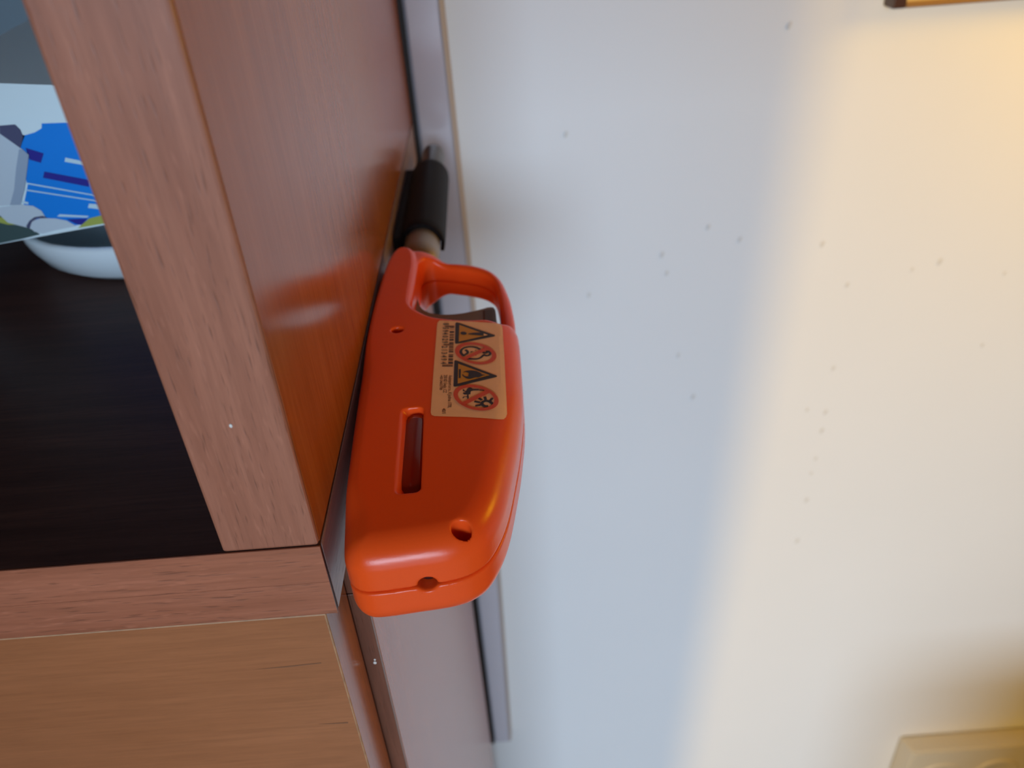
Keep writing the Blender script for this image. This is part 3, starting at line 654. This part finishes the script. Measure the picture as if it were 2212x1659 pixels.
lt = thing('gas_lighter', 'orange plastic gas lighter with warning sticker held by its barrel in a black clip', 'lighter', (-0.17, 1.5, -1.2))
up = shell('upper_shell', upper.astype(np.float32), ORANGE, lt)
lo = shell('lower_shell', lower.astype(np.float32), ORANGE, lt)
bm = bmesh.new()
lathe_y(bm, 0, 0, [(0, 1.166), (0.030, 1.170), (0.0480, 1.188), (0.0500, 1.21), (0.0500, 1.415), (0.046, 1.432), (0, 1.436)], 64)
bm.transform(Matrix.Translation(Vector((-0.2125 * S, 0, (ZC + HA - 0.050 - 0.0085) * S))))
fw = bm_obj('fuel_window', bm, DARKRED, lt, smooth=True); fw['label'] = 'dark red window into the fuel tank'
bm = bmesh.new()  # valve disc, coloured dark so the base hole looks shaded inside
lathe_y(bm, 0, 0, [(0, 1.046), (0.008, 1.044), (0.0155, 1.046), (0.0160, 1.09), (0, 1.095)], 24)
bm.transform(Matrix.Translation(Vector((-0.1797 * S, 0, (ZC + 0.004) * S))))
vl = bm_obj('filling_valve', bm, plain('valve_hole_shade', (0.045, 0.006, 0.004), rough=0.5), lt, smooth=True); vl['label'] = 'filling valve in the base hole, coloured dark to shade the hole'
# trigger
TRIG = [(-0.262, 2.115), (-0.243, 2.035), (-0.222, 2.000), (-0.196, 1.982), (-0.1639, 1.974), (-0.132, 1.974), (-0.1035, 1.979), (-0.072, 1.989), (-0.046, 2.000),
        (-0.036, 1.995), (-0.0305, 1.978), (-0.029, 1.93), (-0.031, 1.83), (-0.10, 1.80), (-0.20, 1.83), (-0.258, 1.93)]
tp = smooth_poly(TRIG, 4)
bm = bmesh.new()
a = [bm.verts.new(W((x, y, ZC - 0.036))) for x, y in tp]; b = [bm.verts.new(W((x, y, ZC + 0.036))) for x, y in tp]
bm.faces.new(a[::-1]); top_f = bm.faces.new(b)
for k in range(len(tp)): bm.faces.new((a[k], a[(k + 1) % len(tp)], b[(k + 1) % len(tp)], b[k]))
bmesh.ops.bevel(bm, geom=[e for e in bm.edges if abs(e.verts[0].co.z - e.verts[1].co.z) < 1e-6], offset=0.006 * S, segments=2, affect='EDGES', clamp_overlap=True)
tg = bm_obj('trigger', bm, TRIGGER, lt); tg['label'] = 'grey brown trigger blade'
st = box('trigger_stop', (-0.066, -0.0315, 1.86, 1.984, ZC - 0.038, ZC + 0.039), plain('dark_brown_plastic', (0.060, 0.032, 0.022), rough=0.45), lt, bev=0.006)
# barrel and tip
bm = bmesh.new()
lathe_y(bm, -0.2665, ZC, [(0.0, 2.30), (0.0610, 2.30), (0.0605, 2.45), (0.0560, 2.9), (0.0535, 3.22), (0.0510, 3.28), (0.0485, 3.31)], 56)
bl = bm_obj('barrel', bm, BARREL, lt, smooth=True); bl['label'] = 'dull metal barrel'
bm = bmesh.new()
lathe_y(bm, -0.2665, ZC, [(0.0485, 3.30), (0.0490, 3.34), (0.0485, 3.50), (0.0460, 3.525), (0.0370, 3.537), (0.0300, 3.535), (0.0260, 3.50), (0.0, 3.49)], 48)
tb = bm_obj('nozzle', bm, TIPM, lt, smooth=True); tb['label'] = 'dark metal nozzle at the end of the barrel'

# --- the sticker and its print, laid on the moulded top
GRID_TOP = ZC + HA - RB + np.sqrt(np.maximum(RB ** 2 - np.clip(dF + RB, 0, None) ** 2, 0))
def top_z(x, y):
    fx = min(max((x - gx[0]) / H, 0), len(gx) - 2.001); fy = min(max((y - gy[0]) / H, 0), len(gy) - 2.001)
    i, j = int(fx), int(fy); u, v = fx - i, fy - j
    return (GRID_TOP[i, j] * (1 - u) * (1 - v) + GRID_TOP[i + 1, j] * u * (1 - v) + GRID_TOP[i, j + 1] * (1 - u) * v + GRID_TOP[i + 1, j + 1] * u * v)
def wrap(p, lift):
    s = 1.0
    for _ in range(4): s = -(top_z(p[0] * s, p[1] * s) + lift)
    return W((p[0] * s, p[1] * s, -s))
def patch(bm, poly, lift, mi=0, cuts=2):
    t = bmesh.new()
    t.faces.new([t.verts.new((x, y, 0)) for x, y in poly])
    bmesh.ops.triangulate(t, faces=t.faces[:])
    for _ in range(cuts):
        es = [e for e in t.edges if e.calc_length() > 0.008]
        if not es: break
        bmesh.ops.subdivide_edges(t, edges=es, cuts=1, use_grid_fill=False)
        ng = [f for f in t.faces if len(f.verts) > 3]
        if ng: bmesh.ops.triangulate(t, faces=ng)
    m = {v: bm.verts.new(wrap(v.co, lift)) for v in t.verts}
    for f in t.faces:
        bm.faces.new([m[v] for v in f.verts]).material_index = mi
    t.free()
def ring_patch(bm, o, i, lift, mi=0, sub=3):
    n = len(o); rows = []
    for t in np.linspace(0, 1, sub + 1):
        rows.append([bm.verts.new(wrap((a[0] * (1 - t) + b[0] * t, a[1] * (1 - t) + b[1] * t), lift)) for a, b in zip(o, i)])
    for a, b in zip(rows, rows[1:]):
        for k in range(n):
            f = bm.faces.new((a[k], a[(k + 1) % n], b[(k + 1) % n], b[k])); f.material_index = mi
def stroke(bm, pts, w, lift, mi=0):
    P = smooth_poly(pts, 4, closed=False) if len(pts) > 2 else np.array([np.array(pts[0]) * (1 - t) + np.array(pts[1]) * t for t in np.linspace(0, 1, 5)])
    if len(pts) > 2: P = np.vstack([P, pts[-1]])
    T = np.gradient(P, axis=0); T /= np.linalg.norm(T, axis=1)[:, None] + 1e-12
    Nn = np.stack([-T[:, 1], T[:, 0]], 1)
    l = [bm.verts.new(wrap(p + n * w / 2, lift)) for p, n in zip(P, Nn)]; r = [bm.verts.new(wrap(p - n * w / 2, lift)) for p, n in zip(P, Nn)]
    for k in range(len(P) - 1):
        f = bm.faces.new((l[k], r[k], r[k + 1], l[k + 1])); f.material_index = mi
def flat_obj(name, bm, mats, parent):
    for f in bm.faces:
        f.normal_update()
        if f.normal.z < 0: f.normal_flip()
    me = bpy.data.meshes.new(name); bm.to_mesh(me); bm.free()
    return link(name, me, mats, parent)

bm = bmesh.new(); patch(bm, D['label'], 0.0010, 0, 4)
label = flat_obj('sticker', bm, PAPER, lt); label['label'] = 'buff warning sticker with barcode, triangles and red prohibition rings'
def resample(poly, n):
    P = np.array(poly + [poly[0]]); L_ = np.r_[0, np.cumsum(np.linalg.norm(np.diff(P, axis=0), axis=1))]
    t = np.linspace(0, L_[-1], n, endpoint=False)
    return np.stack([np.interp(t, L_, P[:, 0]), np.interp(t, L_, P[:, 1])], 1).tolist()
L1, L2, L3 = 0.0018, 0.0024, 0.0030
for tri_o, tri_i, extra in (('tri1o', 'tri1i', 'bang'), ('tri2o', 'tri2i', 'flame')):
    bm = bmesh.new()
    patch(bm, D[tri_o], L1, 0, 3); patch(bm, D[tri_i], L2, 1, 3)
    if extra == 'bang':
        patch(bm, D['dot'], L3, 0, 1); patch(bm, D['bang'], L3, 0, 2); patch(bm, D['bangtip'], L3, 2, 1)
    else:
        patch(bm, D['flame'], L3, 0, 2); patch(bm, D['flamebar'], L3, 0, 1)
    o = flat_obj('warning_triangle', bm, [INK, YELLOW, PAPER], label)
    o['label'] = 'amber triangle with an exclamation mark' if extra == 'bang' else 'amber triangle with a flame'
bm = bmesh.new()
for s in D['face']: stroke(bm, s, 0.0062, L1, 0)
for s in D['eyes']: patch(bm, s, L1, 0, 1)
ring_patch(bm, D['ring1o'], D['ring1i'], L2, 1); patch(bm, D['bar1'], L3, 1, 3)
o = flat_obj('prohibition_sign', bm, [INK, REDINK], label); o['label'] = 'red crossed ring over a child face'
bm = bmesh.new()
for s in D['sun']: stroke(bm, s, 0.0075, L1, 0)
for s in D['rays']: stroke(bm, s, 0.0062, L1, 0)
patch(bm, D['thermo'], L1, 0, 2); patch(bm, D['thermotip'], L1, 2, 1)
ring_patch(bm, D['ring2o'], D['ring2i'], L2, 1); patch(bm, D['bar2'], L3, 1, 3)
o = flat_obj('prohibition_sign', bm, [INK, REDINK, INKSOFT], label); o['label'] = 'red crossed ring over a sun and thermometer'
LIGHT_BARS = {0, 1, 2, 3, 7, 11, 13, 14, 15, 16, 17, 20, 21, 22, 25, 26, 27, 29, 30}     # printed thin: brown rather than black
bm = bmesh.new()
for k, b in enumerate(D['bars']): patch(bm, b, L1, 1 if k in LIGHT_BARS else 0, 1)
flat_obj('barcode', bm, [INK, INKSOFT], label)

def text_mesh(txt, bold=0.0):
    cu = bpy.data.curves.new('writing', 'FONT'); cu.body = txt; cu.resolution_u = 2; cu.offset = bold
    ob = bpy.data.objects.new('writing', cu); COL.objects.link(ob)
    dg = bpy.context.evaluated_depsgraph_get()
    me = bpy.data.meshes.new_from_object(ob.evaluated_get(dg))
    bpy.data.objects.remove(ob); bpy.data.curves.remove(cu)
    return me
def put_text(bm, txt, quad, lift, cap=0.70, cell=None):
    me = text_mesh(txt, 0.030 if cell else 0.014)
    n = len(bm.verts); xs = [v.co.x for v in me.vertices]
    x0, x1 = min(xs), max(xs)
    if cell: m_ = (x0 + x1) / 2; x0, x1 = m_ - cell / 2, m_ + cell / 2
    o, e, u = [np.array(q) for q in quad]
    nv = []
    for v in me.vertices:
        a = (v.co.x - x0) / (x1 - x0); b = v.co.y / cap
        nv.append(bm.verts.new(wrap(o + (e - o) * a + (u - o) * b, lift)))
    for p in me.polygons:
        try: bm.faces.new([nv[i] for i in p.vertices])
        except ValueError: pass
    bpy.data.meshes.remove(me)
bm = bmesh.new()
for c, q in D['digits']: put_text(bm, c, q, L3, cell=0.62)
flat_obj('digits', bm, INK, label)
bm = bmesh.new()
for t, q in D['texts']: put_text(bm, t, q, L1)
flat_obj('fine_print', bm, INKSOFT, label)

# ------------------------------------------------------------------ black clip on the shelf side
clip = thing('lighter_clip', 'black plastic clip fixed to the varnished shelf side, gripping the lighter barrel', 'clip', (-0.36, 2.97, -1.1))
box('mounting_plate', (XP + 0.0008, -0.330, 2.545, 3.24, -1.165, -1.066), BLACK, clip, bev=0.004)
bm = bmesh.new()
secs = []
for y, ro, ri in [(2.548, 0.0745, 0.0655), (2.555, 0.0770, 0.0640), (2.60, 0.0780, 0.0635), (3.20, 0.0760, 0.0610), (3.232, 0.0745, 0.0615), (3.240, 0.0715, 0.0630)]:
    A_ = np.radians(np.linspace(-22, 205, 40))
    secs.append(([bm.verts.new(W((-0.2675 + ro * math.cos(t), y, ZC + ro * math.sin(t)))) for t in A_],
                 [bm.verts.new(W((-0.2675 + ri * math.cos(t), y, ZC + ri * math.sin(t)))) for t in A_]))
for (o1, i1), (o2, i2) in zip(secs, secs[1:]):
    for k in range(39):
        bm.faces.new((o1[k], o1[k + 1], o2[k + 1], o2[k])); bm.faces.new((i1[k + 1], i1[k], i2[k], i2[k + 1]))
    bm.faces.new((o1[0], o2[0], i2[0], i1[0])); bm.faces.new((o1[-1], i1[-1], i2[-1], o2[-1]))
for o1, i1 in (secs[0], secs[-1]):
    for k in range(39): bm.faces.new((o1[k], i1[k], i1[k + 1], o1[k + 1]))
bm_obj('clip_jaw', bm, BLACK, clip, smooth=True)

# ------------------------------------------------------------------ bowl and packet on the shelf
bowl = thing('bowl', 'small white glazed bowl on the dark shelf under the blue packet', 'bowl', (-1.13, 2.62, ZT))
bm = bmesh.new()
BX, BY, BR = -1.105, 2.62, 0.44
lathe_z(bm, BX, BY, [(0, ZT + 0.012), (0.335, ZT + 0.006), (0.35, ZT + 0.001), (0.37, ZT + 0.004), (0.405, ZT + 0.03), (0.43, ZT + 0.075), (0.438, ZT + 0.10),
                     (BR, ZT + 0.118), (BR - 0.002, ZT + 0.128), (BR - 0.014, ZT + 0.134), (BR - 0.030, ZT + 0.128), (BR - 0.05, ZT + 0.10), (0.34, ZT + 0.05), (0.25, ZT + 0.04), (0, ZT + 0.03)])
bm_obj('bowl_body', bm, CERAMIC, bowl, smooth=True)
pk = thing('packet', 'blue and white printed packet lying across the white bowl on the shelf', 'packet', (-1.4, 2.5, -0.86))
PY = 2.25
bm = bmesh.new()
out = D['p_out']
f_ = [bm.verts.new(W((x, PY, z))) for x, z in out]; k_ = [bm.verts.new(W((x, PY + 1.30, z + (0.075 if z > -0.7 else -0.035)))) for x, z in out]
bm.faces.new(f_); bm.faces.new(k_[::-1])
n = len(out)
for k in range(n): bm.faces.new((f_[k], k_[k], k_[(k + 1) % n], f_[(k + 1) % n]))
bmesh.ops.bevel(bm, geom=list(bm.edges), offset=0.0012, segments=3, affect='EDGES')
pb = bm_obj('packet_body', bm, WHITEPACK, pk)
def print_on(name, polys, mat, lift):
    bm = bmesh.new()
    for poly in polys:
        # keep the print inside the packet face
        f = bm.faces.new([bm.verts.new(W((x, PY - lift, z))) for x, z in poly])
    bmesh.ops.triangulate(bm, faces=bm.faces[:])
    for f in bm.faces:
        f.normal_update()
        if f.normal.y > 0: f.normal_flip()
    me = bpy.data.meshes.new(name); bm.to_mesh(me); bm.free()
    return link(name, me, mat, pb)
print_on('blue_print', [D['p_blue']], BLUE, 0.001)
print_on('cloud_print', [D['p_cloud']], WHITEPACK, 0.0015)
print_on('stripe_print', D['p_violet'], VIOLET, 0.0020)
print_on('line_print', D['p_white'], PALEINK, 0.0020)
print_on('green_print', [D['p_green']], GREENINK, 0.0022)
print_on('lime_print', [D['p_yellow'], D['p_lime']], LIMEINK, 0.0026)
print_on('figure_print', [D['p_body'], D['p_foot'], D['p_wheel']], plain('figure_grey', (0.60, 0.68, 0.76), rough=0.3), 0.0030)
print_on('shade_print', [D['p_bodyside']], GREYINK, 0.0036)
print_on('dark_print', [D['p_cap'], D['p_wheelring']], DGREYINK, 0.0036)

# ------------------------------------------------------------------ fittings on the wall
so = thing('wall_socket', 'cream double wall socket low on the wall at the right', 'socket', (3.6, YW, -6.9))
bm = bmesh.new()
zt, xl_, xr_ = -6.46, 3.045, 4.25
pl = [(xl_, YW - 0.002, zt), (xr_, YW - 0.002, zt), (xr_, YW - 0.002, zt - 0.85), (xl_, YW - 0.002, zt - 0.85)]
pf = [(xl_ + 0.035, 3.72, zt + 0.03), (xr_ - 0.035, 3.72, zt + 0.03), (xr_ - 0.035, 3.72, zt - 0.88), (xl_ + 0.035, 3.72, zt - 0.88)]
v0 = [bm.verts.new(W(p)) for p in pl]; v1 = [bm.verts.new(W(p)) for p in pf]
bm.faces.new(v0); bm.faces.new(v1[::-1])
for k in range(4): bm.faces.new((v0[k], v1[k], v1[(k + 1) % 4], v0[(k + 1) % 4]))
bmesh.ops.bevel(bm, geom=list(bm.edges), offset=0.0015, segments=3, affect='EDGES')
bm_obj('socket_cover', bm, PLATE, so)
for cx in (3.36, 3.85):
    bm = bmesh.new()
    lathe_y(bm, 0, 0, [(0.0, 3.716), (0.150, 3.716), (0.165, 3.708), (0.185, 3.705), (0.200, 3.712), (0.203, 3.722)], 40)
    bm.transform(Matrix.Translation(Vector((cx * S, 0, (zt - 0.36) * S))))
    bm_obj('socket_insert', bm, PLATE, so, smooth=True)
pc = thing('picture_frame', 'dark brown picture frame with a golden face high on the wall at the right', 'picture', (2.3, YW, -0.70))
fx0, fx1, fz0, fz1 = 1.800, 3.05, -0.700, 0.6
box('frame_rail', (fx0 + 0.06, fx1 - 0.06, 3.80, YW - 0.002, fz0, fz0 + 0.018), plain('gilt_brown', (0.30, 0.16, 0.05), rough=0.4), pc, bev=0.006)
box('frame_rail', (fx0, fx1, 3.80, YW - 0.002, fz1 - 0.06, fz1), PLATEDARK, pc, bev=0.006)
box('frame_stile', (fx0, fx0 + 0.06, 3.80, YW - 0.002, fz0 + 0.0, fz1 - 0.06), PLATEDARK, pc, bev=0.006)
box('frame_stile', (fx1 - 0.06, fx1, 3.80, YW - 0.002, fz0 + 0.0, fz1 - 0.06), PLATEDARK, pc, bev=0.006)
box('picture_face', (fx0 + 0.06, fx1 - 0.06, 3.84, YW - 0.004, fz0 + 0.018, fz1 - 0.06), GOLD, pc)
